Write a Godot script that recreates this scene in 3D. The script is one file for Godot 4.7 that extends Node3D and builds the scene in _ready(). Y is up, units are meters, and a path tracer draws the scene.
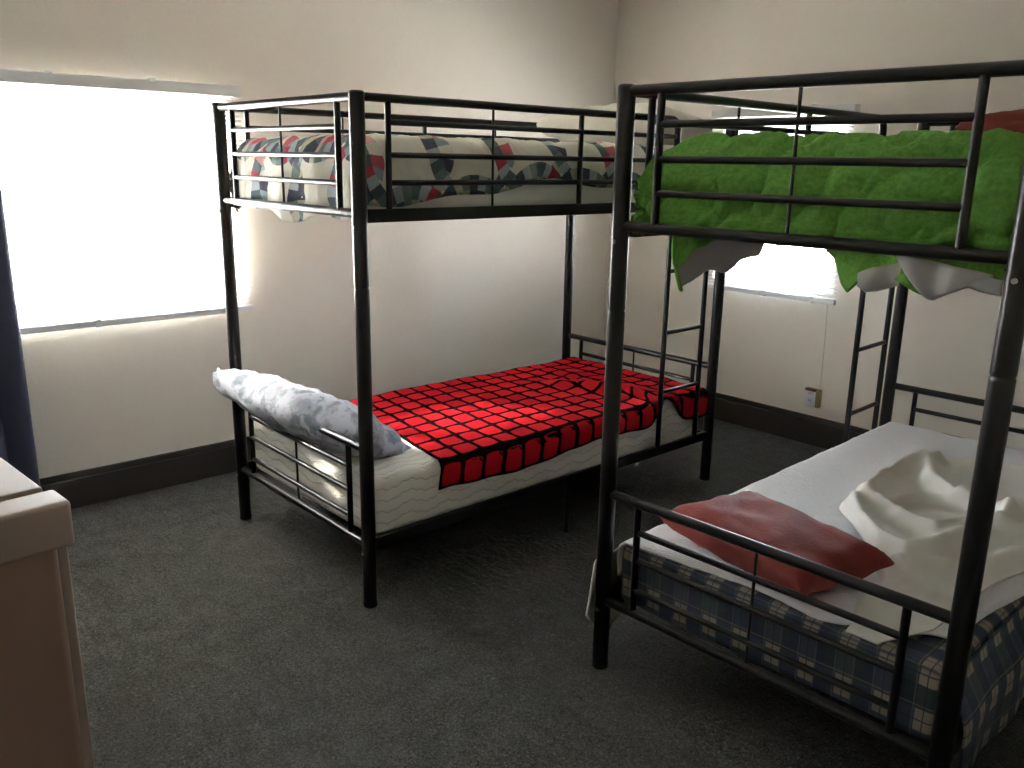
extends Node3D
# A dormitory room with two black metal bunk beds, two windows with mini blinds, grey carpet.
# The left wall is the plane z = 0, the right wall x = ROOM_X; both beds run along x.

const BED_L := 1.96
const BED_W := 0.992
const ROOM_X := 2.97
const ROOM_W := -2.2
const ROOM_Z := 5.2
const ROOM_H := 2.56

var off := Vector3.ZERO
var frame := Transform3D()
var noise := FastNoiseLite.new()
var cells := FastNoiseLite.new()
var M := {}

# ------------------------------------------------------------------ mesh helpers
func mb() -> SurfaceTool:
	var st := SurfaceTool.new()
	st.begin(Mesh.PRIMITIVE_TRIANGLES)
	return st

func vert(st: SurfaceTool, p: Vector3, uv := Vector2.ZERO) -> void:
	st.set_uv(uv)
	st.add_vertex((p - off).snapped(Vector3(0.00001, 0.00001, 0.00001)))

func quad(st: SurfaceTool, a: Vector3, b: Vector3, c: Vector3, d: Vector3) -> void:
	for p in [a, b, c, a, c, d]:
		vert(st, p)

# P[i][j]; the front lies on the side of du x dv
func grid(st: SurfaceTool, P: Array, UV: Array, flip := false) -> void:
	for i in P.size() - 1:
		for j in P[i].size() - 1:
			var k = [[i, j], [i, j + 1], [i + 1, j + 1], [i, j], [i + 1, j + 1], [i + 1, j]]
			if flip:
				k = [[i, j], [i + 1, j + 1], [i, j + 1], [i, j], [i + 1, j], [i + 1, j + 1]]
			for q in k:
				vert(st, P[q[0]][q[1]], UV[q[0]][q[1]])

# a cloth with thickness: fn(u, v) gives a point for u, v in 0..1
func sheet(st: SurfaceTool, fn: Callable, nu: int, nv: int, thick: float, size := Vector2.ONE) -> void:
	var P := []
	var UV := []
	for i in nu + 1:
		var row := []
		var uvr := []
		for j in nv + 1:
			row.append(fn.call(float(i) / nu, float(j) / nv))
			uvr.append(Vector2(float(i) / nu * size.x, float(j) / nv * size.y))
		P.append(row)
		UV.append(uvr)
	var A := []
	var B := []
	for i in nu + 1:
		var ra := []
		var rb := []
		for j in nv + 1:
			var du: Vector3 = P[mini(i + 1, nu)][j] - P[maxi(i - 1, 0)][j]
			var dv: Vector3 = P[i][mini(j + 1, nv)] - P[i][maxi(j - 1, 0)]
			var n := du.cross(dv)
			n = n.normalized() if n.length() > 1e-12 else Vector3.UP
			ra.append(P[i][j] + n * thick * 0.5)
			rb.append(P[i][j] - n * thick * 0.5)
		A.append(ra)
		B.append(rb)
	grid(st, A, UV)
	grid(st, B, UV, true)
	for i in nu:
		rim(st, A[i][0], A[i + 1][0], B[i + 1][0], B[i][0], UV[i][0])
		rim(st, A[i + 1][nv], A[i][nv], B[i][nv], B[i + 1][nv], UV[i][nv])
	for j in nv:
		rim(st, A[0][j + 1], A[0][j], B[0][j], B[0][j + 1], UV[0][j])
		rim(st, A[nu][j], A[nu][j + 1], B[nu][j + 1], B[nu][j], UV[nu][j])

func rim(st: SurfaceTool, a: Vector3, b: Vector3, c: Vector3, d: Vector3, uv: Vector2) -> void:
	for p in [a, b, c, a, c, d]:
		vert(st, p, uv)

func box(st: SurfaceTool, lo: Vector3, hi: Vector3) -> void:
	st.set_smooth_group(-1)
	var p := []
	for i in 8:
		p.append(Vector3(hi.x if i & 1 else lo.x, hi.y if i & 2 else lo.y, hi.z if i & 4 else lo.z))
	quad(st, p[0], p[2], p[3], p[1])
	quad(st, p[4], p[5], p[7], p[6])
	quad(st, p[0], p[4], p[6], p[2])
	quad(st, p[1], p[3], p[7], p[5])
	quad(st, p[2], p[6], p[7], p[3])
	quad(st, p[0], p[1], p[5], p[4])
	st.set_smooth_group(0)

func stops(lo: float, hi: float, r: float, n: int, k: int) -> Array:
	var out := []
	for i in k:
		out.append(lo + r * (1.0 - tan(PI / 4.0 * (1.0 - float(i) / k))))
	for i in n + 1:
		out.append(lerpf(lo + r, hi - r, float(i) / n))
	for i in k:
		out.append(hi - r + r * tan(PI / 4.0 * float(i + 1) / k))
	return out

# a box with rounded edges; disp(point, normal) may push its skin about
func soft_box(st: SurfaceTool, lo: Vector3, hi: Vector3, r: float, n := Vector3i(1, 1, 1), k := 2, disp = null) -> void:
	st.set_smooth_group(0)
	var S := [stops(lo.x, hi.x, r, n.x, k), stops(lo.y, hi.y, r, n.y, k), stops(lo.z, hi.z, r, n.z, k)]
	var ilo := lo + Vector3(r, r, r)
	var ihi := hi - Vector3(r, r, r)
	for axis in 3:
		var a := (axis + 1) % 3
		var b := (axis + 2) % 3
		for side in 2:
			var P := []
			var UV := []
			for s in S[a]:
				var row := []
				var uvr := []
				for t in S[b]:
					var p := Vector3.ZERO
					p[axis] = hi[axis] if side else lo[axis]
					p[a] = s
					p[b] = t
					var q := p.clamp(ilo, ihi)
					var nn := (p - q).normalized()
					p = q + nn * r
					if disp != null:
						p = disp.call(p, nn)
					row.append(p)
					uvr.append(Vector2(s, t))
				P.append(row)
				UV.append(uvr)
			grid(st, P, UV, side == 0)

func tube(st: SurfaceTool, pts: Array, r: float, n := 12) -> void:
	st.set_smooth_group(0)
	var dir: Vector3 = (pts[1] - pts[0]).normalized()
	var side := dir.cross(Vector3.UP if absf(dir.y) < 0.9 else Vector3.RIGHT).normalized()
	var rings := []
	for i in pts.size():
		var d0: Vector3 = (pts[i] - pts[maxi(i - 1, 0)])
		var d1: Vector3 = (pts[mini(i + 1, pts.size() - 1)] - pts[i])
		var t := (d0.normalized() + d1.normalized()).normalized()
		side = (side - t * side.dot(t)).normalized()
		var up := t.cross(side)
		var ring := []
		for k in n + 1:
			var a := TAU * (k % n) / n
			ring.append(pts[i] + (side * cos(a) + up * sin(a)) * r)
		rings.append(ring)
	var uv := []
	for i in pts.size():
		var row := []
		row.resize(n + 1)
		row.fill(Vector2.ZERO)
		uv.append(row)
	grid(st, rings, uv, true)
	st.set_smooth_group(-1)
	for e in 2:
		var ring: Array = rings[0] if e == 0 else rings[-1]
		var c: Vector3 = pts[0] if e == 0 else pts[-1]
		for k in n:
			var t3 = [c, ring[k], ring[k + 1]] if e == 0 else [c, ring[k + 1], ring[k]]
			for p in t3:
				vert(st, p)
	st.set_smooth_group(0)

func lathe(st: SurfaceTool, base: Vector3, prof: Array, n := 24) -> void:
	st.set_smooth_group(0)
	var P := []
	var UV := []
	for i in prof.size():
		var row := []
		var u := []
		for k in n + 1:
			var a := TAU * (k % n) / n
			row.append(base + Vector3(cos(a) * prof[i].x, prof[i].y, sin(a) * prof[i].x))
			u.append(Vector2.ZERO)
		P.append(row)
		UV.append(u)
	grid(st, P, UV, false)

func done(st: SurfaceTool) -> ArrayMesh:
	st.generate_normals()
	st.index()
	return st.commit()

# ------------------------------------------------------------------ scene helpers
func part(called: String, st: SurfaceTool, m: Material, parent: Node3D) -> MeshInstance3D:
	var o := MeshInstance3D.new()
	o.name = called
	o.mesh = done(st)
	o.material_override = m
	parent.add_child(o, true)
	return o

# starts a thing: a node at its base, inside the frame it was measured in
func thing(called: String, base: Vector3, label: String, category: String, group := "") -> Node3D:
	var o := Node3D.new()
	o.name = called
	off = base
	o.transform = frame * Transform3D(Basis(), base)
	add_child(o, true)
	tag(o, label, category, group)
	return o

# a thing of one mesh
func single(called: String, base: Vector3, st: SurfaceTool, m: Material, label: String, category: String, group := "") -> MeshInstance3D:
	var o := part(called, st, m, self)
	o.transform = frame * Transform3D(Basis(), base)
	tag(o, label, category, group)
	off = Vector3.ZERO
	return o

func tag(o: Node, label: String, category: String, group := "") -> void:
	o.set_meta("label", label)
	o.set_meta("category", category)
	if group:
		o.set_meta("group", group)

func structure(called: String, st: SurfaceTool, m: Material, label: String, category: String) -> MeshInstance3D:
	var o := part(called, st, m, self)
	o.set_meta("kind", "structure")
	o.set_meta("label", label)
	o.set_meta("category", category)
	return o

# ------------------------------------------------------------------ materials
func mat(c: Color, rough: float, opts := {}) -> StandardMaterial3D:
	var m := StandardMaterial3D.new()
	m.albedo_color = c
	m.roughness = rough
	for k in opts:
		m.set(k, opts[k])
	return m

func picture(w: int, h: int, fn: Callable) -> ImageTexture:
	var im := Image.create(w, h, false, Image.FORMAT_RGB8)
	for y in h:
		for x in w:
			im.set_pixel(x, y, fn.call(x, y))
	return ImageTexture.create_from_image(im)

func fuzz(rng_seed: int, n: int, lo: float, hi: float, smooth_px := 0.0) -> ImageTexture:
	var rng := RandomNumberGenerator.new()
	rng.seed = rng_seed
	var f := FastNoiseLite.new()
	f.seed = rng_seed
	f.frequency = 0.5 / maxf(smooth_px, 1.0)
	return picture(n, n, func(x: int, y: int):
		var g: float
		if smooth_px > 0.0:
			var a := TAU * x / n
			var b := TAU * y / n
			var r := n / TAU
			g = 0.5 + 0.6 * f.get_noise_3d(cos(a) * r, sin(a) * r + 300.0, cos(b) * r) + 0.6 * f.get_noise_2d(sin(b) * r, sin(a) * r)
			g = clampf(g, 0.0, 1.0)
		else:
			g = rng.randf()
		g = lerpf(lo, hi, g)
		return Color(g, g, g))

func make_materials() -> void:
	noise.seed = 11
	noise.frequency = 1.0
	cells.seed = 5
	cells.noise_type = FastNoiseLite.TYPE_CELLULAR
	cells.cellular_return_type = FastNoiseLite.RETURN_DISTANCE2_SUB
	cells.frequency = 1.0

	var plaster := fuzz(3, 256, 0.35, 0.65, 5.0)
	M.wall = mat(Color(0.905, 0.872, 0.825), 0.75, {"uv1_triplanar": true, "uv1_world_triplanar": true, "uv1_scale": Vector3(1.6, 1.6, 1.6), "heightmap_enabled": true, "heightmap_texture": plaster, "heightmap_scale": 0.12})
	M.ceiling = mat(Color(0.94, 0.935, 0.915), 0.9)

	var rng := RandomNumberGenerator.new()
	rng.seed = 21
	var low := FastNoiseLite.new()
	low.seed = 9
	low.frequency = 0.03
	var carpet := picture(512, 512, func(x: int, y: int):
		var a := TAU * x / 512.0
		var b := TAU * y / 512.0
		var g := 0.32 + 0.14 * (rng.randf() - 0.5) + 0.05 * low.get_noise_3d(cos(a) * 82.0, sin(a) * 82.0, cos(b) * 82.0 + sin(b) * 41.0)
		var t := rng.randf()
		if t < 0.12:
			g += 0.12
		elif t > 0.9:
			g -= 0.1
		var w := 0.012 * (rng.randf() - 0.5)
		return Color(g + w + 0.004, g + 0.004, g - w - 0.008))
	M.carpet = mat(Color(0.90, 0.90, 0.90), 0.95, {"albedo_texture": carpet, "uv1_triplanar": true, "uv1_world_triplanar": true, "uv1_scale": Vector3(0.62, 0.62, 0.62), "heightmap_enabled": true, "heightmap_texture": fuzz(8, 256, 0.0, 1.0, 2.0), "heightmap_scale": 0.25, "metallic_specular": 0.1})
	M.baseboard = mat(Color(0.19, 0.17, 0.155), 0.5)
	M.metal = mat(Color(0.022, 0.024, 0.022), 0.32, {"metallic_specular": 0.45})
	M.foot = mat(Color(0.05, 0.05, 0.05), 0.6)
	M.bolt = mat(Color(0.62, 0.62, 0.62), 0.3, {"metallic": 0.9})
	M.blind = mat(Color(0.93, 0.93, 0.92), 0.55, {"backlight_enabled": true, "backlight": Color(0.5, 0.5, 0.49)})
	M.blind_rail = mat(Color(0.9, 0.9, 0.9), 0.45)
	M.vinyl = mat(Color(0.9, 0.9, 0.88), 0.4)
	M.glass = mat(Color(1, 1, 1, 0.04), 0.02, {"transparency": BaseMaterial3D.TRANSPARENCY_ALPHA})
	M.curtain = mat(Color(0.24, 0.26, 0.34), 0.9, {"backlight_enabled": true, "backlight": Color(0.02, 0.02, 0.03)})
	M.cord = mat(Color(0.82, 0.8, 0.74), 0.6)

	# white mattress ticking: wavy quilting lines
	var waves := picture(256, 256, func(x: int, y: int):
		var yy := y + 7.0 * sin(TAU * x / 128.0) + 2.0 * sin(TAU * x / 32.0)
		var d := absf(fposmod(yy, 32.0) - 16.0)
		var g := clampf(d / 4.0, 0.0, 1.0)
		return Color(g, g, g))
	var wave_colour := picture(256, 256, func(x: int, y: int):
		var yy := y + 7.0 * sin(TAU * x / 128.0) + 2.0 * sin(TAU * x / 32.0)
		var d := absf(fposmod(yy, 32.0) - 16.0)
		var g := lerpf(0.80, 0.94, clampf(d / 2.5, 0.0, 1.0))
		return Color(g, g, g * 0.98))
	M.ticking = mat(Color(1.0, 0.99, 0.97), 0.85, {"albedo_texture": wave_colour, "uv1_triplanar": true, "uv1_triplanar_sharpness": 8.0, "uv1_scale": Vector3(3.0, 3.0, 3.0), "heightmap_enabled": true, "heightmap_texture": waves, "heightmap_scale": 0.2})
	M.sheet = mat(Color(0.93, 0.92, 0.89), 0.9, {"rim_enabled": true, "rim": 0.2})
	M.cream = mat(Color(0.86, 0.835, 0.775), 0.9)
	var terry := fuzz(17, 256, 0.0, 1.0, 3.0)
	M.pad = mat(Color(0.94, 0.94, 0.95), 0.95, {"uv1_scale": Vector3(2.5, 2.5, 1), "heightmap_enabled": true, "heightmap_texture": terry, "heightmap_scale": 0.35})

	# blue and green plaid of the lower right mattress
	var tr := RandomNumberGenerator.new()
	tr.seed = 4
	var plaid := picture(256, 256, func(x: int, y: int):
		var fx := fposmod(x / 128.0, 1.0)
		var fy := fposmod(y / 128.0, 1.0)
		var c := Color(0.19, 0.23, 0.31)
		if fposmod(x / 256.0, 1.0) > 0.5:
			c = Color(0.19, 0.265, 0.275)
		if fposmod(y / 256.0, 1.0) > 0.5:
			c = c.lerp(Color(0.16, 0.17, 0.3), 0.35)
		var inx := fx > 0.27 and fx < 0.69
		var iny := fy > 0.27 and fy < 0.74
		if inx and iny:
			c = Color(0.66, 0.62, 0.56)
		elif inx:
			c = c.lerp(Color(0.45, 0.47, 0.47), 0.34)
		elif iny:
			c = c.lerp(Color(0.40, 0.44, 0.50), 0.24)
		if absf(fx - 0.74) < 0.025 or absf(fx - 0.26) < 0.02:
			c = c.lerp(Color(0.62, 0.62, 0.58), 0.4)
		if absf(fy - 0.2) < 0.02:
			c = c.lerp(Color(0.66, 0.60, 0.38), 0.5)
		if absf(fx - 0.49) < 0.015 or absf(fy - 0.51) < 0.015:
			c = c.lerp(Color(0.14, 0.17, 0.22), 0.6)
		var w := 0.06 * (tr.randf() - 0.5)
		return Color(c.r + w, c.g + w, c.b + w))
	M.plaid = mat(Color(0.86, 0.86, 0.86), 0.9, {"albedo_texture": plaid, "uv1_triplanar": true, "uv1_triplanar_sharpness": 8.0, "uv1_scale": Vector3(5.2, 4.2, 5.2)})

	# patchwork quilt: rings of coloured patches on a cream ground
	var tones := [Color(0.16, 0.19, 0.25), Color(0.66, 0.16, 0.23), Color(0.50, 0.57, 0.60), Color(0.36, 0.44, 0.41), Color(0.80, 0.56, 0.55), Color(0.20, 0.17, 0.25), Color(0.62, 0.66, 0.68), Color(0.74, 0.30, 0.34), Color(0.70, 0.67, 0.56), Color(0.24, 0.31, 0.33)]
	var quilt := picture(512, 512, func(x: int, y: int):
		# one tile holds 2 x 2 rings; tile = 0.72 m
		var c := Color(0.86, 0.84, 0.775)
		for i in range(-1, 4):
			for j in range(-1, 4):
				var d := Vector2(x - 128.0 - i * 256.0, y - 128.0 - j * 256.0)
				var r := d.length()
				if r > 128.0 and r < 176.0:
					var step := int(floor((atan2(d.y, d.x) + PI) / TAU * 30.0))
					var h := posmod(step * 7 + posmod(i, 2) * 3 + posmod(j, 2) * 5 + (step * step) % 4, 11)
					if h < tones.size():
						c = tones[h].lerp(Color(0.86, 0.84, 0.80), 0.12)
		return c)
	M.quilt = mat(Color.WHITE, 0.9, {"albedo_texture": quilt, "uv1_offset": Vector3(0.1, 0.22, 0), "uv1_scale": Vector3(1.75, 1.75, 1), "heightmap_enabled": true, "heightmap_texture": fuzz(23, 256, 0.2, 0.8, 8.0), "heightmap_scale": 0.3})

	# pale flowered pillow case
	var fa := FastNoiseLite.new()
	fa.seed = 31
	fa.frequency = 0.022
	var fb := FastNoiseLite.new()
	fb.seed = 32
	fb.frequency = 0.05
	var flowers := picture(256, 256, func(x: int, y: int):
		var a := fa.get_noise_2d(x, y)
		var b := fb.get_noise_2d(x, y)
		var c := Color(0.76, 0.78, 0.82)
		c = c.lerp(Color(0.42, 0.44, 0.50), 0.85 * smoothstep(0.10, 0.22, a) * smoothstep(-0.2, 0.05, b))
		c = c.lerp(Color(0.50, 0.42, 0.50), 0.7 * smoothstep(0.15, 0.28, -a) * smoothstep(-0.1, 0.1, b))
		c = c.lerp(Color(0.36, 0.46, 0.48), 0.7 * smoothstep(0.25, 0.38, b))
		return c)
	M.flowered = mat(Color.WHITE, 0.85, {"albedo_texture": flowers, "uv1_triplanar": true, "uv1_scale": Vector3(1.1, 1.1, 1.1)})
	M.case_hem = mat(Color(0.88, 0.89, 0.9), 0.85)

	M.black_yarn = mat(Color(0.075, 0.045, 0.05), 0.95, {"metallic_specular": 0.1})
	var yarn := fuzz(41, 128, 0.2, 1.0, 2.0)
	M.red = []
	for c in [Color(0.72, 0.10, 0.15), Color(0.76, 0.12, 0.155), Color(0.68, 0.085, 0.14)]:
		M.red.append(mat(c, 0.95, {"metallic_specular": 0.15, "heightmap_enabled": true, "heightmap_texture": yarn, "heightmap_scale": 0.4, "uv1_scale": Vector3(0.5, 0.5, 1)}))
	var plush := fuzz(51, 256, 0.82, 1.0, 4.0)
	M.green = mat(Color(0.47, 0.69, 0.33), 0.95, {"albedo_texture": plush, "uv1_scale": Vector3(3, 3, 1), "rim_enabled": true, "rim": 0.5, "rim_tint": 0.8, "metallic_specular": 0.1, "heightmap_enabled": true, "heightmap_texture": plush, "heightmap_scale": 0.5})
	M.lining = mat(Color(0.66, 0.655, 0.645), 0.95, {"uv1_scale": Vector3(2, 2, 1)})
	M.rust = mat(Color(0.48, 0.16, 0.115), 0.7, {"heightmap_enabled": true, "heightmap_texture": fuzz(61, 128, 0.3, 0.7, 3.0), "heightmap_scale": 0.15, "uv1_scale": Vector3(2, 2, 1)})
	M.laminate = mat(Color(0.54, 0.44, 0.385), 0.45)
	M.laminate_top = mat(Color(0.60, 0.53, 0.485), 0.6)
	M.plate = mat(Color(0.86, 0.86, 0.88), 0.35)
	M.slot = mat(Color(0.28, 0.28, 0.33), 0.5)
	M.tan = mat(Color(0.62, 0.55, 0.42), 0.5)
	M.plug = mat(Color(0.42, 0.22, 0.15), 0.5)

# ------------------------------------------------------------------ the bed frames
func bar(parent: Node3D, called: String, a: Vector3, b: Vector3, r: float, n := 10) -> MeshInstance3D:
	var st := mb()
	tube(st, [a, b], r, n)
	return part(called, st, M.metal, parent)

func make_bunk(ladder_side: int, label: String) -> void:
	off = Vector3.ZERO
	var bed := thing("bunk_bed", Vector3.ZERO, label, "bunk bed", "black metal bunk beds")
	var zl := BED_W if ladder_side == 1 else 0.0     # the side with the ladder
	var zo := BED_W - zl
	for c in [[0.0, 0.0], [BED_L, 0.0], [0.0, BED_W], [BED_L, BED_W]]:
		var st := mb()
		var r := 0.0245
		lathe(st, Vector3(c[0], 0, c[1]), [Vector2(0, 0.012), Vector2(r, 0.012), Vector2(r, 0.014), Vector2(r, 0.018), Vector2(r, 0.5), Vector2(r, 1.114), Vector2(r, 1.118), Vector2(r - 0.0015, 1.121), Vector2(r - 0.0015, 1.125), Vector2(r, 1.128), Vector2(r, 1.132), Vector2(r, 1.4), Vector2(r, 1.712), Vector2(r, 1.716), Vector2(r - 0.002, 1.721), Vector2(r - 0.008, 1.7235), Vector2(0, 1.724)])
		var post := part("post", st, M.metal, bed)
		st = mb()
		lathe(st, Vector3(c[0], 0, c[1]), [Vector2(0, 0), Vector2(0.022, 0), Vector2(0.0255, 0.003), Vector2(0.0255, 0.02), Vector2(0.0245, 0.021)])
		part("foot_cap", st, M.foot, post)
		# bolt heads where the panels and side rails meet the post
		var ex := -1.0 if c[0] == 0.0 else 1.0
		for h in [1.345, 0.235]:
			st = mb()
			tube(st, [Vector3(c[0] + ex * 0.023, h - 0.03, c[1]), Vector3(c[0] + ex * 0.028, h - 0.03, c[1])], 0.006, 8)
			part("bolt", st, M.bolt, post)
	for x in [0.0, BED_L]:
		for deck in [[1.706, 1.356, [1.62, 1.533, 1.447]], [0.578, 0.232, [0.49, 0.402, 0.306]]]:
			var st := mb()
			tube(st, [Vector3(x, deck[0], 0.015), Vector3(x, deck[0], BED_W - 0.015)], 0.0145, 14)
			tube(st, [Vector3(x, deck[1], 0.015), Vector3(x, deck[1], BED_W - 0.015)], 0.0145, 14)
			var panel := part("end_panel", st, M.metal, bed)
			for z in [0.115, BED_W - 0.115]:
				bar(panel, "upright", Vector3(x, deck[1] + 0.005, z), Vector3(x, deck[0] - 0.005, z), 0.0105)
			bar(panel, "thin_upright", Vector3(x, deck[1] + 0.005, BED_W / 2), Vector3(x, deck[0] - 0.005, BED_W / 2), 0.0045, 8)
			for h in deck[2]:
				bar(panel, "bar", Vector3(x, h, 0.115), Vector3(x, h, BED_W - 0.115), 0.0095)
	# long side rails: folded steel
	for z in [0.0, BED_W]:
		var ins := 1.0 if z == 0.0 else -1.0
		for h in [1.348, 0.235]:
			var st := mb()
			soft_box(st, Vector3(0.02, h - 0.021, z - 0.011), Vector3(BED_L - 0.02, h + 0.021, z + 0.011), 0.004)
			var z2: float = z + ins * 0.035
			soft_box(st, Vector3(0.02, h - 0.021, minf(z, z2)), Vector3(BED_L - 0.02, h - 0.016, maxf(z, z2)), 0.002, Vector3i(1, 1, 1), 1)
			part("side_rail", st, M.metal, bed)
		var st2 := mb()
		tube(st2, [Vector3(0.98, 0.0, z), Vector3(0.98, 0.218, z)], 0.0125, 12)
		part("support_leg", st2, M.metal, bed)
	for h in [1.348, 0.235]:
		for k in 11:
			var st := mb()
			var x := 0.13 + k * 0.17
			box(st, Vector3(x - 0.018, h - 0.017, 0.012), Vector3(x + 0.018, h - 0.011, BED_W - 0.012))
			part("slat", st, M.metal, bed)
	# guard rail with a rounded end above the ladder
	var gs := mb()
	var xe := 1.575
	var path := [Vector3(0.015, 1.706, zl)]
	for k in 7:
		var a := PI / 2 * k / 6.0
		path.append(Vector3(xe - 0.045 + sin(a) * 0.045, 1.706 - 0.045 + cos(a) * 0.045, zl))
	path.append(Vector3(xe, 1.36, zl))
	tube(gs, path, 0.0135, 12)
	var guard := part("guard_rail", gs, M.metal, bed)
	for x in [0.112, 0.985]:
		bar(guard, "upright", Vector3(x, 1.36, zl), Vector3(x, 1.7, zl), 0.0105)
	bar(guard, "thin_upright", Vector3(0.546, 1.36, zl), Vector3(0.546, 1.7, zl), 0.0045, 8)
	for h in [1.635, 1.536, 1.45]:
		bar(guard, "bar", Vector3(0.112, h, zl), Vector3(xe, h, zl), 0.0095)
	# the guard rail opposite runs the whole length
	gs = mb()
	tube(gs, [Vector3(0.015, 1.706, zo), Vector3(BED_L - 0.015, 1.706, zo)], 0.0135, 12)
	guard = part("guard_rail", gs, M.metal, bed)
	for x in [0.112, 0.98, BED_L - 0.112]:
		bar(guard, "upright", Vector3(x, 1.36, zo), Vector3(x, 1.7, zo), 0.0105)
	for x in [0.546, 1.41]:
		bar(guard, "thin_upright", Vector3(x, 1.36, zo), Vector3(x, 1.7, zo), 0.0045, 8)
	for h in [1.635, 1.536, 1.45]:
		bar(guard, "bar", Vector3(0.112, h, zo), Vector3(BED_L - 0.112, h, zo), 0.0095)
	# ladder
	gs = mb()
	for x in [1.568, 1.848]:
		tube(gs, [Vector3(x, 0.25, zl), Vector3(x, 1.33, zl)], 0.0115, 12)
	var ladder := part("ladder", gs, M.metal, bed)
	for h in [0.515, 0.79, 1.065]:
		bar(ladder, "rung", Vector3(1.568, h, zl), Vector3(1.848, h, zl), 0.0095)

# ------------------------------------------------------------------ soft goods
func fold(s: float, lo: float, hi: float, r: float) -> Vector2:
	var arc := r * PI / 2
	if s > hi - r:
		var a := s - (hi - r)
		if a < arc:
			return Vector2(hi - r + r * sin(a / r), r * (1.0 - cos(a / r)))
		return Vector2(hi, r + a - arc)
	if s < lo + r:
		var a := lo + r - s
		if a < arc:
			return Vector2(lo + r - r * sin(a / r), r * (1.0 - cos(a / r)))
		return Vector2(lo, r + a - arc)
	return Vector2(s, 0)

# a cloth laid over a box that reaches from lo to hi (x, z) with its top at y
func drape(sx: float, sz: float, lo: Vector2, hi: Vector2, y: float, r: float, lift: float, out := 0.0) -> Vector3:
	var fx := fold(sx, lo.x, hi.x, r)
	var fz := fold(sz, lo.y, hi.y, r)
	var p := Vector3(fx.x, y - maxf(fx.y, fz.y) - 0.12 * minf(fx.y, fz.y), fz.x)
	var kx := clampf(fx.y / r, 0.0, 1.0)
	var kz := clampf(fz.y / r, 0.0, 1.0)
	p.y += lift * (1.0 - maxf(kx, kz))
	p.x += (out + lift) * kx * (1.0 if sx > lo.x + r else -1.0)
	p.z += (out + lift) * kz * (1.0 if sz > lo.y + r else -1.0)
	return p

# a pillow lying flat in x (half length a) and z (half width b), centred on the origin, turned by t
func pillow(st: SurfaceTool, a: float, b: float, thick: float, t: Transform3D, wrinkle: float, ns: float, bend = null) -> void:
	st.set_smooth_group(0)
	var n := 26
	for side in [1.0, -1.0]:
		var P := []
		var UV := []
		for i in n + 1:
			var row := []
			var uvr := []
			for j in n + 1:
				var u := sin((2.0 * i / n - 1.0) * PI / 2)
				var v := sin((2.0 * j / n - 1.0) * PI / 2)
				var body := pow(maxf(0.0, (1.0 - u * u * u * u) * (1.0 - v * v * v * v)), 0.40)
				var p := Vector3(a * u * (1.0 - 0.07 * (1.0 - v * v)), 0.0, b * v * (1.0 - 0.06 * (1.0 - u * u)))
				p.y = side * thick * 0.5 * body
				var e := minf(1.0, 4.0 * body)
				p.y += wrinkle * body * noise.get_noise_3d(p.x * 9.0 + ns, p.z * 7.0, side * 3.0) * 1.6
				p.y += wrinkle * 1.3 * e * (1.0 - body) * sin(v * 9.0 + ns) * (1.0 if absf(u) > absf(v) else 0.0)
				if bend != null:
					p = bend.call(p)
				row.append(t * p)
				uvr.append(Vector2(u * 0.5 + 0.5, v * 0.4 + 0.5))
			P.append(row)
			UV.append(uvr)
		grid(st, P, UV, side > 0.0)

func polyline_distance(p: Vector2, pts: Array) -> float:
	var best := 9.0
	for i in pts.size() - 1:
		var q := Geometry2D.get_closest_point_to_segment(p, pts[i], pts[i + 1])
		best = minf(best, p.distance_to(q))
	return best

func curve_at(pts: Array, x: float) -> float:
	if x <= pts[0].x:
		return pts[0].y
	for i in pts.size() - 1:
		if x <= pts[i + 1].x:
			return lerpf(pts[i].y, pts[i + 1].y, (x - pts[i].x) / (pts[i + 1].x - pts[i].x))
	return pts[-1].y

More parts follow.
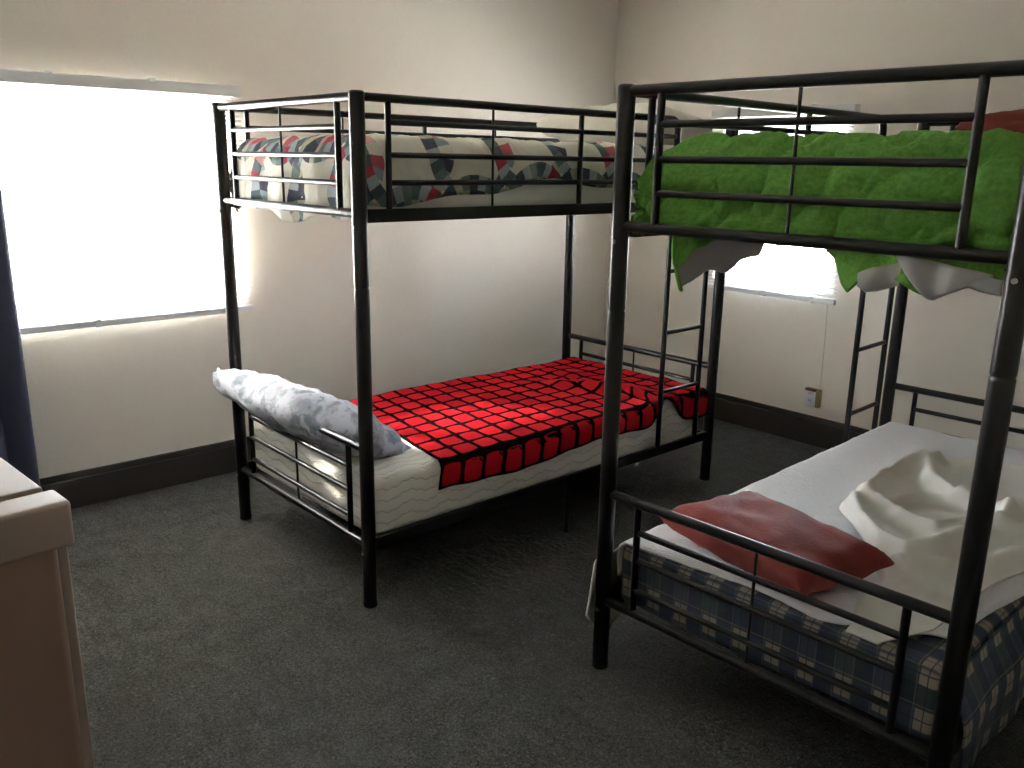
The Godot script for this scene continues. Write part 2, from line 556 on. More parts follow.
func bunk_left_bedding() -> void:
	# lower mattress
	off = Vector3(0.98, 0.225, 0.5)
	var st := mb()
	soft_box(st, Vector3(0.035, 0.226, 0.03), Vector3(1.925, 0.458, 0.968), 0.035, Vector3i(40, 4, 20), 3, func(p: Vector3, n: Vector3): return p + n * (0.006 * noise.get_noise_3d(p.x * 3.0, p.y * 4.0, p.z * 3.0)))
	single("mattress", off, st, M.ticking, "white quilted mattress with wavy stitching under the red checked blanket", "mattress")

	# red crochet blanket: black ground, red squares raised on it
	var nu := 16
	var nv := 10
	var lay := func(u: float, v: float) -> Vector3:
		var x0 := lerpf(0.445, 0.30, v)
		var sx := lerpf(x0, 1.935, u)
		var pull := 0.115 * exp(-pow((sx - 1.63) / 0.085, 2.0)) + 0.02 * exp(-pow((sx - 1.1) / 0.3, 2.0))
		var z0 := 0.085 + 0.012 * sin(sx * 5.0)
		var sz := lerpf(z0, 0.981 - pull, v / 0.9) if v < 0.9 else 0.981 - pull + (v - 0.9) * 10.0 * (0.104 - 0.01 * sin(sx * 6.0))
		var lift := 0.008 + 0.006 * noise.get_noise_2d(sx * 4.0, sz * 4.0) + 0.012 * maxf(0.0, noise.get_noise_2d(sx * 3.0 + 20.0, sz * 7.0)) * smoothstep(1.2, 1.6, sx)
		lift += 0.03 * exp(-pow((sx - 1.45 - (sz - 0.5) * 0.5) / 0.06, 2.0)) * smoothstep(0.3, 0.6, sz) * (1.0 - smoothstep(0.75, 0.98, sz))
		return drape(sx, sz, Vector2(-1.0, -1.0), Vector2(3.0, 0.985), 0.458, 0.02, lift, 0.002 + 0.005 * sin(sx * 31.0))
	off = Vector3.ZERO
	var root := thing("crochet_blanket", Vector3(1.15, 0.46, 0.55), "red crochet blanket of squares edged in black on the lower mattress", "blanket")
	st = mb()
	sheet(st, lay, 112, 80, 0.005)
	part("black_ground", st, M.black_yarn, root)
	for i in nu:
		for j in nv:
			st = mb()
			var P := []
			var UV := []
			var m := 4
			for a in m + 1:
				var row := []
				var uvr := []
				for b in m + 1:
					# rounded square: inset at its corners
					var s := 2.0 * a / m - 1.0
					var t := 2.0 * b / m - 1.0
					var k := 1.0 - 0.07 * s * s * t * t
					var u := (i + 0.5 + 0.405 * s * k) / nu
					var v := (j + 0.5 + 0.405 * t * k) / nv
					var p: Vector3 = lay.call(u, v)
					var du: Vector3 = lay.call(u + 0.004, v) - p
					var dv: Vector3 = lay.call(u, v + 0.004) - p
					var nn := dv.cross(du).normalized()
					var edge := 1.0 if absf(s) < 0.99 and absf(t) < 0.99 else 0.0
					row.append(p + nn * (0.0032 + 0.0045 * edge))
					uvr.append(Vector2(s, t))
				P.append(row)
				UV.append(uvr)
			grid(st, P, UV, true)
			part("crochet_square", st, M.red[(i * 5 + j * 3 + (i * j) % 4) % 3], root)

	# flowered pillow leaning over the end panel
	off = Vector3.ZERO
	root = thing("flowered_pillow", Vector3(0.13, 0.47, 0.42), "pale grey-blue flowered pillow propped over the end rail beside the red blanket", "pillow")
	var e1 := Vector3(0.25, -0.10, 0.82).normalized()
	var e3 := Vector3(0.80, -0.62, -0.20)
	e3 = (e3 - e1 * e3.dot(e1)).normalized()
	var e2 := e3.cross(e1).normalized()
	var t := Transform3D(Basis(e1, e2, e3), Vector3(0.092, 0.548, 0.485))
	st = mb()
	pillow(st, 0.40, 0.19, 0.17, t, 0.020, 3.0)
	part("pillow_body", st, M.flowered, root)
	st = mb()
	sheet(st, func(u: float, v: float):
		var p := Vector3(-0.37 - 0.10 * u, 0.0, lerpf(-0.15, 0.09, v) * (1.0 - 0.25 * u))
		p.y = 0.012 + 0.02 * sin(v * 7.0 + 1.0) - 0.07 * u * u
		return t * p, 8, 14, 0.006, Vector2(0.2, 0.2))
	part("case_hem", st, M.case_hem, root)

	# upper mattress and the sheet over it
	off = Vector3(0.98, 1.338, 0.5)
	st = mb()
	soft_box(st, Vector3(0.045, 1.338, 0.035), Vector3(1.915, 1.560, 0.957), 0.05, Vector3i(40, 4, 20), 3, func(p: Vector3, n: Vector3): return p + n * (0.010 * noise.get_noise_3d(p.x * 5.0, p.y * 16.0, p.z * 5.0)))
	single("mattress", off, st, M.sheet, "mattress in a cream-white sheet showing under the patchwork quilt", "mattress")

	# quilt
	off = Vector3(0.98, 1.57, 0.5)
	st = mb()
	sheet(st, func(u: float, v: float):
		var sx := lerpf(-0.17, 1.93, u)
		var hem := 0.125 + 0.035 * sin(sx * 4.3 + 0.8) + 0.012 * sin(sx * 13.0)
		var sz := lerpf(-0.17, 0.957 + hem, v)
		if u < 0.18:
			sx += (0.012 * sin(v * 21.0) + 0.02 * sin(v * 7.0 + 1.0)) * (1.0 - u / 0.18)
		var lift := 0.018 + 0.014 * noise.get_noise_2d(sx * 5.0 + 9.0, sz * 5.0) + 0.006 * noise.get_noise_2d(sx * 16.0, sz * 16.0)
		var p := drape(sx, sz, Vector2(0.05, 0.045), Vector2(3.0, 0.948), 1.577, 0.06, lift, 0.0)
		if sx < 0.03:
			p.x += 0.008 * sin(sz * 26.0)
		p.x = maxf(p.x, 0.0165)
		p.z = clampf(p.z, 0.018, BED_W - 0.018)
		return p, 110, 70, 0.008, Vector2(2.12, 1.32))
	single("patchwork_quilt", off, st, M.quilt, "cream patchwork quilt with rings of coloured patches on the upper bunk", "quilt")

	# pillow at the far end
	off = Vector3(1.68, 1.60, 0.5)
	st = mb()
	pillow(st, 0.40, 0.18, 0.19, Transform3D(Basis(Vector3(0, 0, 1), Vector3(0.10, 1, 0).normalized(), Vector3(-1, 0.10, 0).normalized()), Vector3(1.76, 1.685, 0.51)), 0.012, 8.0)
	single("bed_pillow", off, st, M.cream, "plump cream pillow on the patchwork quilt behind the guard rail", "pillow")

func bunk_right_bedding() -> void:
	# lower mattress, plaid
	off = Vector3.ZERO
	var root := thing("mattress", Vector3(0.98, 0.225, 0.5), "blue and green plaid mattress on the lower bunk, its cover hanging over the side rail", "mattress")
	var st := mb()
	soft_box(st, Vector3(0.03, 0.226, 0.028), Vector3(1.93, 0.418, 0.966), 0.028, Vector3i(40, 4, 20), 3, func(p: Vector3, n: Vector3): return p + n * (0.007 * noise.get_noise_3d(p.x * 4.0 + 50.0, p.y * 5.0, p.z * 4.0)))
	part("mattress_body", st, M.plaid, root)
	st = mb()
	sheet(st, func(u: float, v: float):
		var x := lerpf(0.045, 1.91, u)
		var y := lerpf(0.405, 0.135 + 0.02 * sin(x * 3.0 + 1.0) + 0.008 * sin(x * 17.0), v)
		var z := 0.972 + 0.046 * smoothstep(0.0, 0.45, v) + 0.008 * sin(x * 19.0) * v
		return Vector3(x, y, z), 70, 16, 0.005, Vector2(1.9, 0.3))
	part("hanging_cover", st, M.plaid, root)

	# white terry pad over it, one corner hanging to the floor beside the post
	off = Vector3.ZERO
	root = thing("mattress_pad", Vector3(0.98, 0.45, 0.5), "white terry mattress pad with a loose corner hanging down beside the post", "mattress pad")
	st = mb()
	sheet(st, func(u: float, v: float):
		var sx := lerpf(0.052 - 0.010 * sin(v * 9.0) + 0.15 * smoothstep(0.72, 1.0, v), 1.95, u)
		var sz := lerpf(-0.035 + 0.02 * sin(u * 17.0) - 0.05 * exp(-u * u * 30.0), 0.985 - 0.06 * exp(-u * u * 20.0), v)
		var lift := 0.006 + 0.004 * noise.get_noise_2d(sx * 6.0, sz * 6.0) + 0.003 * noise.get_noise_2d(sx * 14.0, sz * 14.0)
		return drape(sx, sz, Vector2(0.026, 0.022), Vector2(1.935, 0.972), 0.419, 0.035, lift, 0.002), 90, 56, 0.005, Vector2(1.95, 1.0))
	part("pad_top", st, M.pad, root)
	st = mb()
	sheet(st, func(u: float, v: float):
		# u along the bed, v down
		var top := Vector3(lerpf(0.03, 0.24, u), 0.414, 0.045)
		var low := Vector3(lerpf(-0.03, 0.20, u), curve_at([Vector2(0, 0.17), Vector2(0.3, 0.10), Vector2(0.62, 0.062), Vector2(1, 0.13)], u), -0.05)
		var p := top.lerp(low, v)
		p.z = lerpf(0.045, -0.038, smoothstep(0.0, 0.35, v)) + 0.012 * sin(u * 13.0 + v * 2.0) * v - 0.012
		p.y = lerpf(top.y, low.y, v) + 0.02 * sin(v * PI) * sin(u * 3.0)
		return p, 18, 22, 0.005, Vector2(0.2, 0.35))
	part("loose_corner", st, M.sheet, root)

	# tumbled white sheet
	var left := [Vector2(0.03, 0.72), Vector2(0.18, 0.70), Vector2(0.36, 0.665), Vector2(0.5, 0.60), Vector2(0.62, 0.47), Vector2(0.75, 0.38), Vector2(0.86, 0.335), Vector2(1.1, 0.315), Vector2(1.35, 0.325), Vector2(1.5, 0.37), Vector2(1.62, 0.47)]
	var ridges := [
		[[Vector2(0.82, 0.37), Vector2(0.65, 0.47), Vector2(0.55, 0.58), Vector2(0.53, 0.67), Vector2(0.62, 0.71), Vector2(0.76, 0.74)], 0.038, 0.062],
		[[Vector2(0.91, 0.39), Vector2(1.13, 0.345), Vector2(1.3, 0.36), Vector2(1.45, 0.41)], 0.026, 0.06],
		[[Vector2(1.35, 0.41), Vector2(1.19, 0.49), Vector2(1.07, 0.63), Vector2(1.03, 0.78)], 0.03, 0.055],
		[[Vector2(0.91, 0.48), Vector2(1.02, 0.53), Vector2(1.06, 0.64)], 0.022, 0.035],
		[[Vector2(0.88, 0.40), Vector2(0.78, 0.55), Vector2(0.76, 0.66), Vector2(0.90, 0.72), Vector2(0.95, 0.85)], 0.03, 0.05],
		[[Vector2(1.48, 0.58), Vector2(1.52, 0.75), Vector2(1.4, 0.9)], 0.035, 0.055],
		[[Vector2(0.95, 0.78), Vector2(1.11, 0.80), Vector2(1.25, 0.88)], 0.03, 0.05],
		[[Vector2(0.46, 0.68), Vector2(0.38, 0.74), Vector2(0.36, 0.82)], 0.025, 0.04],
		[[Vector2(0.52, 0.74), Vector2(0.62, 0.84), Vector2(0.80, 0.88)], 0.03, 0.03]]
	off = Vector3(0.85, 0.46, 0.68)
	st = mb()
	sheet(st, func(u: float, v: float):
		var sx := lerpf(0.045, 1.62, u)
		var zl := curve_at(left, sx) + 0.012 * sin(sx * 23.0)
		var sz := lerpf(zl, curve_at([Vector2(0.04, 0.80), Vector2(0.2, 0.865), Vector2(0.5, 0.905), Vector2(0.75, 0.94), Vector2(1.1, 1.0)], sx) + 0.012 * sin(sx * 9.0), v)
		var lift := 0.016 + 0.008 * noise.get_noise_2d(sx * 8.0, sz * 8.0)
		var q := Vector2(sx, sz)
		for r in ridges:
			var d: float = polyline_distance(q, r[0]) / r[1]
			lift += 0.85 * r[2] * exp(-d * d)
		lift *= smoothstep(0.0, 0.06, v) * 0.75 + 0.25
		lift *= smoothstep(-0.02, 0.3, u) * 0.8 + 0.2
		return drape(sx, sz, Vector2(0.02, -1.0), Vector2(3.0, 0.975), 0.424, 0.045, lift, 0.0), 130, 60, 0.005, Vector2(1.6, 0.6))
	single("tumbled_sheet", off, st, M.sheet, "rumpled white bed sheet heaped in folds on the lower mattress", "sheet")

	# rust pillow against the end panel
	off = Vector3(0.25, 0.46, 0.37)
	st = mb()
	pillow(st, 0.275, 0.18, 0.12, Transform3D(Basis(Vector3(-0.24, 0, 0.97).normalized(), Vector3(0, 1, 0), Vector3(-0.97, 0, -0.24).normalized()), Vector3(0.255, 0.489, 0.395)), 0.008, 15.0)
	single("rust_pillow", off, st, M.rust, "rust-red pillow lying on the white pad against the end rails", "pillow")

	# upper mattress
	off = Vector3(0.98, 1.338, 0.5)
	st = mb()
	soft_box(st, Vector3(0.11, 1.338, 0.09), Vector3(1.88, 1.53, 0.90), 0.05, Vector3i(6, 2, 4), 3)
	single("mattress", off, st, M.cream, "mattress hidden beneath the green blanket of the upper bunk", "mattress")

	# green plush blanket with quilted puffs
	off = Vector3.ZERO
	root = thing("green_blanket", Vector3(0.98, 1.55, 0.5), "bright green plush blanket over the upper bunk, its edges hanging below", "blanket")
	var puff := func(x: float, z: float) -> float:
		var wx := x + 0.03 * noise.get_noise_2d(x * 4.0, z * 4.0 + 30.0)
		var wz := z + 0.03 * noise.get_noise_2d(x * 4.0 + 60.0, z * 4.0)
		return smoothstep(0.0, 0.42, cells.get_noise_2d(wx * 7.5, wz * 7.5) + 1.0)
	st = mb()
	sheet(st, func(u: float, v: float):
		var sx := lerpf(-0.104 - 0.008 * sin(v * 11.0), 1.98, u)
		var sz := lerpf(-0.085, 1.12, v)
		var lift: float = 0.004 + 0.034 * puff.call(sx, sz) + 0.008 * noise.get_noise_2d(sx * 3.0, sz * 3.0)
		var p := drape(sx, sz, Vector2(0.070, 0.05), Vector2(1.905, 0.942), 1.562, 0.09, lift, 0.0)
		p.x = clampf(p.x, 0.016, BED_L - 0.02)
		p.z = clampf(p.z, 0.014, BED_W - 0.014)
		return p, 150, 100, 0.010, Vector2(2.1, 1.3))
	part("blanket_top", st, M.green, root)
	# hem at the near end, slipped down between mattress and panel
	var hem := [Vector2(0.58, 1.335), Vector2(0.603, 1.318), Vector2(0.625, 1.27), Vector2(0.647, 1.249), Vector2(0.665, 1.268), Vector2(0.69, 1.285), Vector2(0.75, 1.29), Vector2(0.80, 1.262), Vector2(0.815, 1.258), Vector2(0.84, 1.29), Vector2(0.90, 1.312), Vector2(0.965, 1.30)]
	st = mb()
	sheet(st, func(u: float, v: float):
		var z := lerpf(0.58, 0.965, u)
		var y := lerpf(1.362, curve_at(hem, z), v)
		return Vector3(0.036 + 0.010 * sin(z * 55.0) * v - 0.012 * v, y, z), 40, 10, 0.007, Vector2(0.4, 0.12))
	part("hanging_hem", st, M.green, root)
	for f in [[0.662, 0.757, [Vector2(0.662, 1.292), Vector2(0.70, 1.31), Vector2(0.757, 1.325)], [Vector2(0.662, 1.27), Vector2(0.69, 1.256), Vector2(0.715, 1.26), Vector2(0.757, 1.276)]],
			[0.742, 0.94, [Vector2(0.742, 1.342), Vector2(0.80, 1.338), Vector2(0.94, 1.318)], [Vector2(0.742, 1.337), Vector2(0.785, 1.29), Vector2(0.815, 1.256), Vector2(0.83, 1.253), Vector2(0.89, 1.286), Vector2(0.94, 1.312)]],
			[0.885, 0.962, [Vector2(0.885, 1.298), Vector2(0.93, 1.312), Vector2(0.962, 1.31)], [Vector2(0.885, 1.294), Vector2(0.92, 1.283), Vector2(0.962, 1.279)]]]:
		st = mb()
		sheet(st, func(u: float, v: float):
			var z := lerpf(f[0], f[1], u)
			return Vector3(0.017 - 0.008 * sin(u * PI) * sin(v * PI) + 0.006 * sin(z * 70.0), lerpf(curve_at(f[2], z), curve_at(f[3], z), v), z), 20, 8, 0.005, Vector2(0.2, 0.08))
		part("lining_fold", st, M.lining, root)
	# hem along the ladder side, its grey lining turned to the bed
	var hem2 := [Vector2(0.20, 1.30), Vector2(0.215, 1.22), Vector2(0.242, 1.166), Vector2(0.30, 1.182), Vector2(0.357, 1.212), Vector2(0.42, 1.209), Vector2(0.473, 1.195), Vector2(0.543, 1.225), Vector2(0.66, 1.24), Vector2(0.71, 1.30)]
	st = mb()
	sheet(st, func(u: float, v: float):
		var x := lerpf(0.20, 0.71, u)
		var y := lerpf(1.362, curve_at(hem2, x), v)
		return Vector3(x, y, 0.026 + 0.008 * sin(x * 40.0) * v + 0.01 * v), 40, 14, 0.006, Vector2(0.5, 0.2))
	part("lining_fold", st, M.lining, root)
	st = mb()
	sheet(st, func(u: float, v: float):
		var x := lerpf(0.185, 0.43, u)
		var low := curve_at([Vector2(0.185, 1.28), Vector2(0.20, 1.225), Vector2(0.232, 1.245), Vector2(0.30, 1.282), Vector2(0.43, 1.31)], x)
		return Vector3(x, lerpf(1.36, low, v), 0.047 + 0.006 * sin(x * 60.0) * v), 24, 8, 0.006, Vector2(0.25, 0.1))
	part("hanging_hem", st, M.green, root)
	st = mb()
	tube(st, [Vector3(0.2, 1.24, 0.047), Vector3(0.214, 1.205, 0.047), Vector3(0.236, 1.168, 0.044), Vector3(0.246, 1.164, 0.04)], 0.006, 8)
	part("hem_edge", st, M.green, root)

	# rust pillow at the far end of the upper bunk
	off = Vector3(1.66, 1.60, 0.62)
	st = mb()
	pillow(st, 0.33, 0.22, 0.15, Transform3D(Basis(Vector3(0, 0, 1), Vector3(0, 1, 0), Vector3(-1, 0, 0)), Vector3(1.66, 1.655, 0.64)), 0.010, 25.0)
	single("rust_pillow", off, st, M.rust, "rust-red pillow on the green blanket of the upper bunk", "pillow")

# ------------------------------------------------------------------ windows
# frames run along a in 0..w on the wall plane; fr carries x = along, y = up, z = into the room
func make_window(called: String, fr: Transform3D, w: float, y0: float, y1: float, label: String) -> void:
	off = Vector3.ZERO
	var st := mb()
	var d0 := -0.11
	var d1 := -0.05
	var b := 0.045
	soft_box(st, Vector3(0, y0, d0), Vector3(w, y0 + b, d1), 0.004)
	soft_box(st, Vector3(0, y1 - b, d0), Vector3(w, y1, d1), 0.004)
	soft_box(st, Vector3(0, y0 + b, d0), Vector3(b, y1 - b, d1), 0.004)
	soft_box(st, Vector3(w - b, y0 + b, d0), Vector3(w, y1 - b, d1), 0.004)
	var o := part(called, st, M.vinyl, self)
	o.transform = fr
	o.set_meta("kind", "structure")
	o.set_meta("label", label)
	o.set_meta("category", "window")
	st = mb()
	soft_box(st, Vector3(w / 2 - 0.022, y0 + b, -0.10), Vector3(w / 2 + 0.022, y1 - b, -0.06), 0.004)
	part("mullion", st, M.vinyl, o)
	for k in 2:
		st = mb()
		var xa := b if k == 0 else w / 2 + 0.022
		box(st, Vector3(xa, y0 + b, -0.084), Vector3(xa + w / 2 - 0.022 - b, y1 - b, -0.08))
		part("pane", st, M.glass, o)
	st = mb()
	soft_box(st, Vector3(-0.0, y0 - 0.02, -0.15), Vector3(w, y0 + 0.001, -0.002), 0.004)
	part("sill", st, M.vinyl, o)

func make_blind(fr: Transform3D, w: float, label: String, tilts: Array) -> void:
	off = Vector3.ZERO
	frame = fr
	var root := thing("window_blind", Vector3(w / 2, 0.806, 0.045), label, "window blind", "white mini blinds over the windows")
	frame = Transform3D()
	var st := mb()
	soft_box(st, Vector3(0, 1.785, 0.012), Vector3(w, 1.832, 0.062), 0.004)
	part("head_rail", st, M.blind_rail, root)
	for x in [0.22, 0.62, 1.02]:
		if x < w - 0.1:
			st = mb()
			soft_box(st, Vector3(x - 0.014, 1.826, 0.004), Vector3(x + 0.014, 1.839, 0.066), 0.003)
			part("bracket", st, M.blind_rail, root)
	st = mb()
	soft_box(st, Vector3(0.004, 0.806, 0.030), Vector3(w - 0.004, 0.834, 0.060), 0.006)
	part("bottom_rail", st, M.blind_rail, root)
	for x in [0.14, w * 0.5, w - 0.14]:
		st = mb()
		soft_box(st, Vector3(x - 0.012, 0.803, 0.028), Vector3(x + 0.012, 0.838, 0.0625), 0.003)
		part("cord_clip", st, M.blind_rail, root)
		st = mb()
		tube(st, [Vector3(x, 0.83, 0.033), Vector3(x, 1.79, 0.033)], 0.0009, 5)
		tube(st, [Vector3(x, 0.83, 0.058), Vector3(x, 1.79, 0.058)], 0.0009, 5)
		part("ladder_cord", st, M.cord, root)
	st = mb()
	off = Vector3.ZERO
	sheet(st, func(u: float, v: float):
		var a := (v - 0.5) * 0.025
		var h := 0.0022 * (1.0 - 4.0 * (v - 0.5) * (v - 0.5))
		return Vector3(lerpf(0.005, w - 0.005, u) - w / 2, h, a), 1, 4, 0.0007)
	var mesh := done(st)
	var y := 0.850
	while y < 1.78:
		var o := MeshInstance3D.new()
		o.name = "slat"
		o.mesh = mesh
		o.material_override = M.blind
		o.position = Vector3(0, y - 0.806, 0)
		o.rotation.x = deg_to_rad(curve_at(tilts, y))
		root.add_child(o, true)
		y += 0.0213

# ------------------------------------------------------------------ everything
func _ready() -> void:
	# camera, fitted to the posts of both beds
	var yaw := deg_to_rad(48.4243)
	var pitch := deg_to_rad(14.5238)
	var roll := deg_to_rad(0.9545)
	var fwd := Vector3(cos(yaw) * cos(pitch), -sin(pitch), -sin(yaw) * cos(pitch))
	var right := fwd.cross(Vector3.UP).normalized()
	var up := right.cross(fwd)
	var cam := Camera3D.new()
	cam.name = "camera"
	cam.fov = rad_to_deg(2.0 * atan(384.0 / 857.1))
	cam.transform = Transform3D(Basis(right * cos(roll) + up * sin(roll), up * cos(roll) - right * sin(roll), -fwd), Vector3(-1.3745, 1.5208, 3.9465))
	cam.near = 0.05
	cam.far = 200.0
	add_child(cam)
	cam.current = true

	# overcast-bright sky and a low sun outside the left window
	var env := Environment.new()
	var sky := Sky.new()
	var sm := ProceduralSkyMaterial.new()
	sm.sky_top_color = Color(0.86, 0.925, 1.0)
	sm.sky_horizon_color = Color(0.95, 0.975, 1.0)
	sm.ground_horizon_color = Color(0.86, 0.86, 0.85)
	sm.ground_bottom_color = Color(0.80, 0.80, 0.79)
	sm.sun_angle_max = 1.0
	sky.sky_material = sm
	env.background_mode = Environment.BG_SKY
	env.sky = sky
	env.background_energy_multiplier = 22.0
	env.tonemap_mode = Environment.TONE_MAPPER_LINEAR
	env.tonemap_exposure = 2.7
	env.sdfgi_enabled = true
	env.ssao_enabled = true
	env.ssil_enabled = true
	var we := WorldEnvironment.new()
	we.name = "world_environment"
	we.environment = env
	add_child(we)
	var sun := DirectionalLight3D.new()
	sun.name = "sun"
	sun.light_color = Color(1.0, 0.97, 0.92)
	sun.light_energy = 45.0
	sun.light_angular_distance = 2.5
	sun.shadow_enabled = true
	add_child(sun)
	sun.look_at_from_position(Vector3.ZERO, Vector3(0.72, -0.8, 1.2), Vector3.UP)

	make_materials()

	# ---- the room
	var st := mb()
	box(st, Vector3(ROOM_W - 0.15, -0.12, -0.15), Vector3(ROOM_X + 0.15, 0.0, ROOM_Z + 0.15))
	structure("floor", st, M.carpet, "dark grey speckled carpet covering the whole floor", "floor")
	st = mb()
	box(st, Vector3(ROOM_W - 0.15, ROOM_H, -0.15), Vector3(ROOM_X + 0.15, ROOM_H + 0.12, ROOM_Z + 0.15))
	structure("ceiling", st, M.ceiling, "plain white ceiling of the room", "ceiling")
	var wx0 := -0.96
	var wx1 := 0.36
	var wy0 := 0.86
	var wy1 := 1.78
	st = mb()
	box(st, Vector3(ROOM_W - 0.15, 0, -0.15), Vector3(wx0, ROOM_H, 0))
	box(st, Vector3(wx1, 0, -0.15), Vector3(ROOM_X + 0.15, ROOM_H, 0))
	box(st, Vector3(wx0, 0, -0.15), Vector3(wx1, wy0, 0))
	box(st, Vector3(wx0, wy1, -0.15), Vector3(wx1, ROOM_H, 0))
	structure("wall_left", st, M.wall, "cream plaster wall with the wide window beside the patchwork-quilt bunk", "wall")
	var wz0 := 0.865
	var wz1 := 1.645
	st = mb()
	box(st, Vector3(ROOM_X, 0, 0), Vector3(ROOM_X + 0.15, ROOM_H, wz0))
	box(st, Vector3(ROOM_X, 0, wz1), Vector3(ROOM_X + 0.15, ROOM_H, ROOM_Z))
	box(st, Vector3(ROOM_X, 0, wz0), Vector3(ROOM_X + 0.15, wy0, wz1))
	box(st, Vector3(ROOM_X, wy1, wz0), Vector3(ROOM_X + 0.15, ROOM_H, wz1))
	structure("wall_right", st, M.wall, "cream plaster wall with the narrower window and the outlet", "wall")
	st = mb()
	box(st, Vector3(ROOM_W - 0.15, 0, ROOM_Z), Vector3(ROOM_X + 0.15, ROOM_H, ROOM_Z + 0.15))
	structure("wall_back", st, M.wall, "cream plaster wall behind the two bunk beds' open end", "wall")
	st = mb()
	box(st, Vector3(ROOM_W - 0.15, 0, 0), Vector3(ROOM_W, ROOM_H, ROOM_Z))
	structure("wall_front", st, M.wall, "cream plaster wall beyond the beige cabinet", "wall")
	st = mb()
	soft_box(st, Vector3(ROOM_W, 0, 0.0), Vector3(ROOM_X, 0.135, 0.02), 0.003)
	soft_box(st, Vector3(ROOM_W, 0.13, 0.0), Vector3(ROOM_X, 0.165, 0.012), 0.005)
	structure("baseboard_left", st, M.baseboard, "dark brown baseboard along the wall below the wide window", "baseboard")
	st = mb()
	soft_box(st, Vector3(ROOM_X - 0.02, 0, 0.02), Vector3(ROOM_X, 0.135, ROOM_Z), 0.003)
	soft_box(st, Vector3(ROOM_X - 0.012, 0.13, 0.012), Vector3(ROOM_X, 0.165, ROOM_Z), 0.005)
	structure("baseboard_right", st, M.baseboard, "dark brown baseboard along the wall below the outlet", "baseboard")

	make_window("window_1", Transform3D(Basis(), Vector3(wx0, 0, 0)), wx1 - wx0, wy0, wy1, "wide white-framed window behind the blind beside the dark curtain")
	make_blind(Transform3D(Basis(), Vector3(-1.01, 0, 0)), 1.417, "wide white mini blind glowing with daylight beside the dark curtain", [Vector2(1.08, -13.0), Vector2(1.15, -7.8), Vector2(1.36, -7.8), Vector2(1.46, -20.0)])
	var turned := Basis(Vector3(0, 0, 1), Vector3(0, 1, 0), Vector3(-1, 0, 0))
	make_window("window_2", Transform3D(turned, Vector3(ROOM_X, 0, wz0)), wz1 - wz0, wy0, wy1, "narrower white-framed window behind the blind above the outlet")
	make_blind(Transform3D(turned, Vector3(ROOM_X, 0, 0.815)), 0.875, "narrower white mini blind glowing with daylight behind the green blanket", [Vector2(0.9, -12.0), Vector2(1.4, -16.0)])

	# ---- the beds
	frame = Transform3D(Basis(Vector3.UP, deg_to_rad(0.4711)), Vector3(0.0631, 0, 0.5935))
	make_bunk(1, "black metal bunk bed with the patchwork quilt above and red blanket below")
	bunk_left_bedding()
	frame = Transform3D(Basis(Vector3.UP, deg_to_rad(2.403)), Vector3(0.4177, 0, 2.3615))
	make_bunk(0, "black metal bunk bed with the green blanket above and plaid mattress below")
	bunk_right_bedding()
	frame = Transform3D()

	# ---- dark curtain at the wide window
	off = Vector3.ZERO
	var root := thing("curtain", Vector3(-1.05, 0.03, 0.11), "dark blue-grey curtain hanging at the side of the wide window", "curtain")
	st = mb()
	sheet(st, func(u: float, v: float):
		var x := lerpf(-1.55, -0.612, u)
		var k := 0.6 + 0.4 * v
		return Vector3(x + 0.01 * sin(u * 60.0), lerpf(2.07, 0.03, v), 0.112 + 0.026 * k * sin(u * 47.0 + 0.5 * sin(v * 3.0)) + 0.008 * sin(u * 19.0)), 110, 24, 0.003, Vector2(1, 2))
	part("cloth", st, M.curtain, root)
	st = mb()
	tube(st, [Vector3(-1.75, 2.075, 0.112), Vector3(-0.575, 2.075, 0.112)], 0.011, 12)
	part("rod", st, M.metal, root)
	for x in [-1.70, -0.6]:
		st = mb()
		soft_box(st, Vector3(x - 0.008, 2.06, 0.0), Vector3(x + 0.008, 2.09, 0.115), 0.003)
		part("rod_bracket", st, M.metal, root)

	# ---- outlet on the right wall with the thin cord running down to it
	off = Vector3.ZERO
	root = thing("wall_outlet", Vector3(ROOM_X, 0.215, 1.585), "white wall outlet plate with a brown plug above the dark baseboard", "outlet")
	st = mb()
	soft_box(st, Vector3(ROOM_X - 0.012, 0.215, 1.548), Vector3(ROOM_X, 0.33, 1.618), 0.004)
	part("plate", st, M.plate, root)
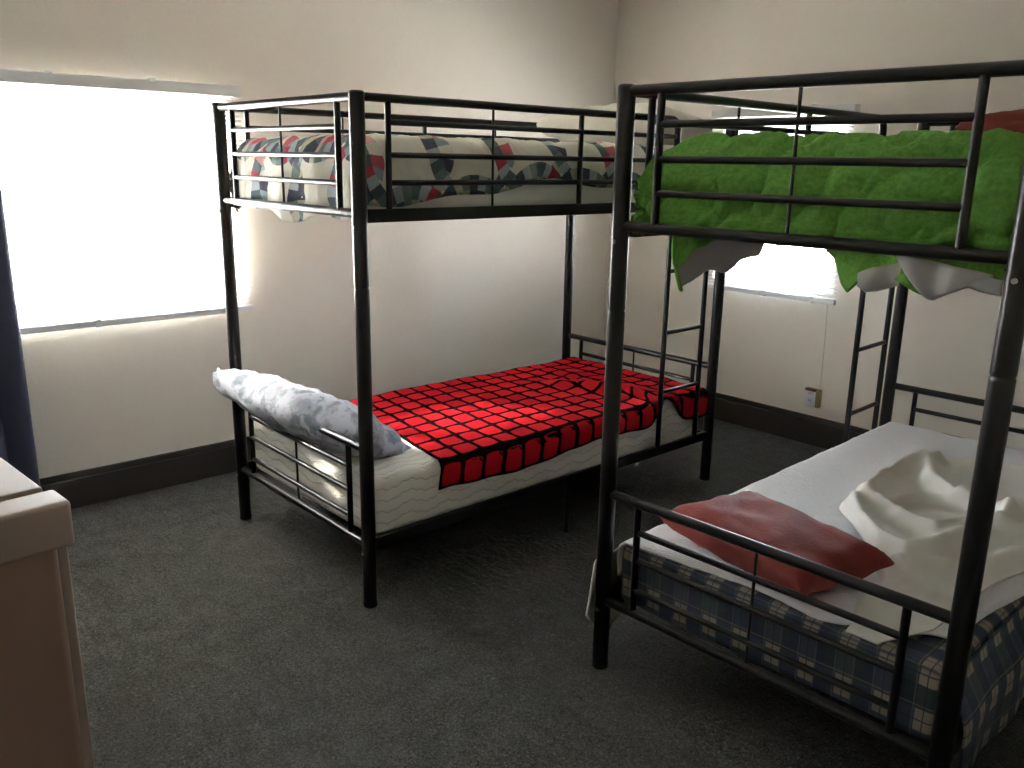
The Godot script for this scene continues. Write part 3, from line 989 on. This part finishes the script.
	for y in [0.253, 0.295]:
		st = mb()
		soft_box(st, Vector3(ROOM_X - 0.016, y - 0.015, 1.567), Vector3(ROOM_X - 0.008, y + 0.015, 1.599), 0.004)
		var rc := part("socket", st, M.plate, root)
		for z in [1.577, 1.589]:
			st = mb()
			box(st, Vector3(ROOM_X - 0.0166, y - 0.006, z - 0.0015), Vector3(ROOM_X - 0.0155, y + 0.006, z + 0.0015))
			part("slot", st, M.slot, rc)
	st = mb()
	soft_box(st, Vector3(ROOM_X - 0.04, 0.312, 1.562), Vector3(ROOM_X - 0.012, 0.326, 1.625), 0.004)
	part("plug", st, M.plug, root)
	st = mb()
	soft_box(st, Vector3(ROOM_X - 0.03, 0.222, 1.624), Vector3(ROOM_X, 0.325, 1.648), 0.004)
	part("side_box", st, M.tan, root)
	off = Vector3(ROOM_X - 0.004, 0.325, 1.632)
	st = mb()
	tube(st, [Vector3(ROOM_X - 0.006, 0.322, 1.634), Vector3(ROOM_X - 0.004, 0.5, 1.632), Vector3(ROOM_X - 0.004, 0.70, 1.626), Vector3(ROOM_X - 0.004, 0.815, 1.622)], 0.0022, 6)
	single("thin_cord", off, st, M.cord, "thin pale cord running down the wall from blind to outlet", "cord")

	# ---- beige cabinet in the near corner
	off = Vector3.ZERO
	frame = Transform3D(Basis(Vector3.UP, deg_to_rad(5.0)), Vector3(-0.915, 0, 1.924))
	root = thing("beige_cabinet", Vector3(-0.42, 0, -0.25), "beige cabinet with a thick overhanging top standing on the carpet", "cabinet")
	st = mb()
	soft_box(st, Vector3(-0.85, 0.0, -0.50), Vector3(-0.028, 0.655, -0.03), 0.022, Vector3i(1, 1, 1), 4)
	part("body", st, M.laminate, root)
	st = mb()
	soft_box(st, Vector3(-0.040, 0.0, -0.49), Vector3(-0.004, 0.655, -0.045), 0.008, Vector3i(1, 1, 1), 3)
	part("side_panel", st, M.laminate_top, root)
	st = mb()
	soft_box(st, Vector3(-0.88, 0.648, -0.106), Vector3(0.0, 0.76, 0.0), 0.012, Vector3i(1, 1, 1), 3)
	part("top_front", st, M.laminate_top, root)
	st = mb()
	soft_box(st, Vector3(-0.88, 0.648, -0.53), Vector3(-0.022, 0.766, -0.111), 0.008, Vector3i(1, 1, 1), 3)
	part("top_back", st, M.laminate_top, root)
	frame = Transform3D()
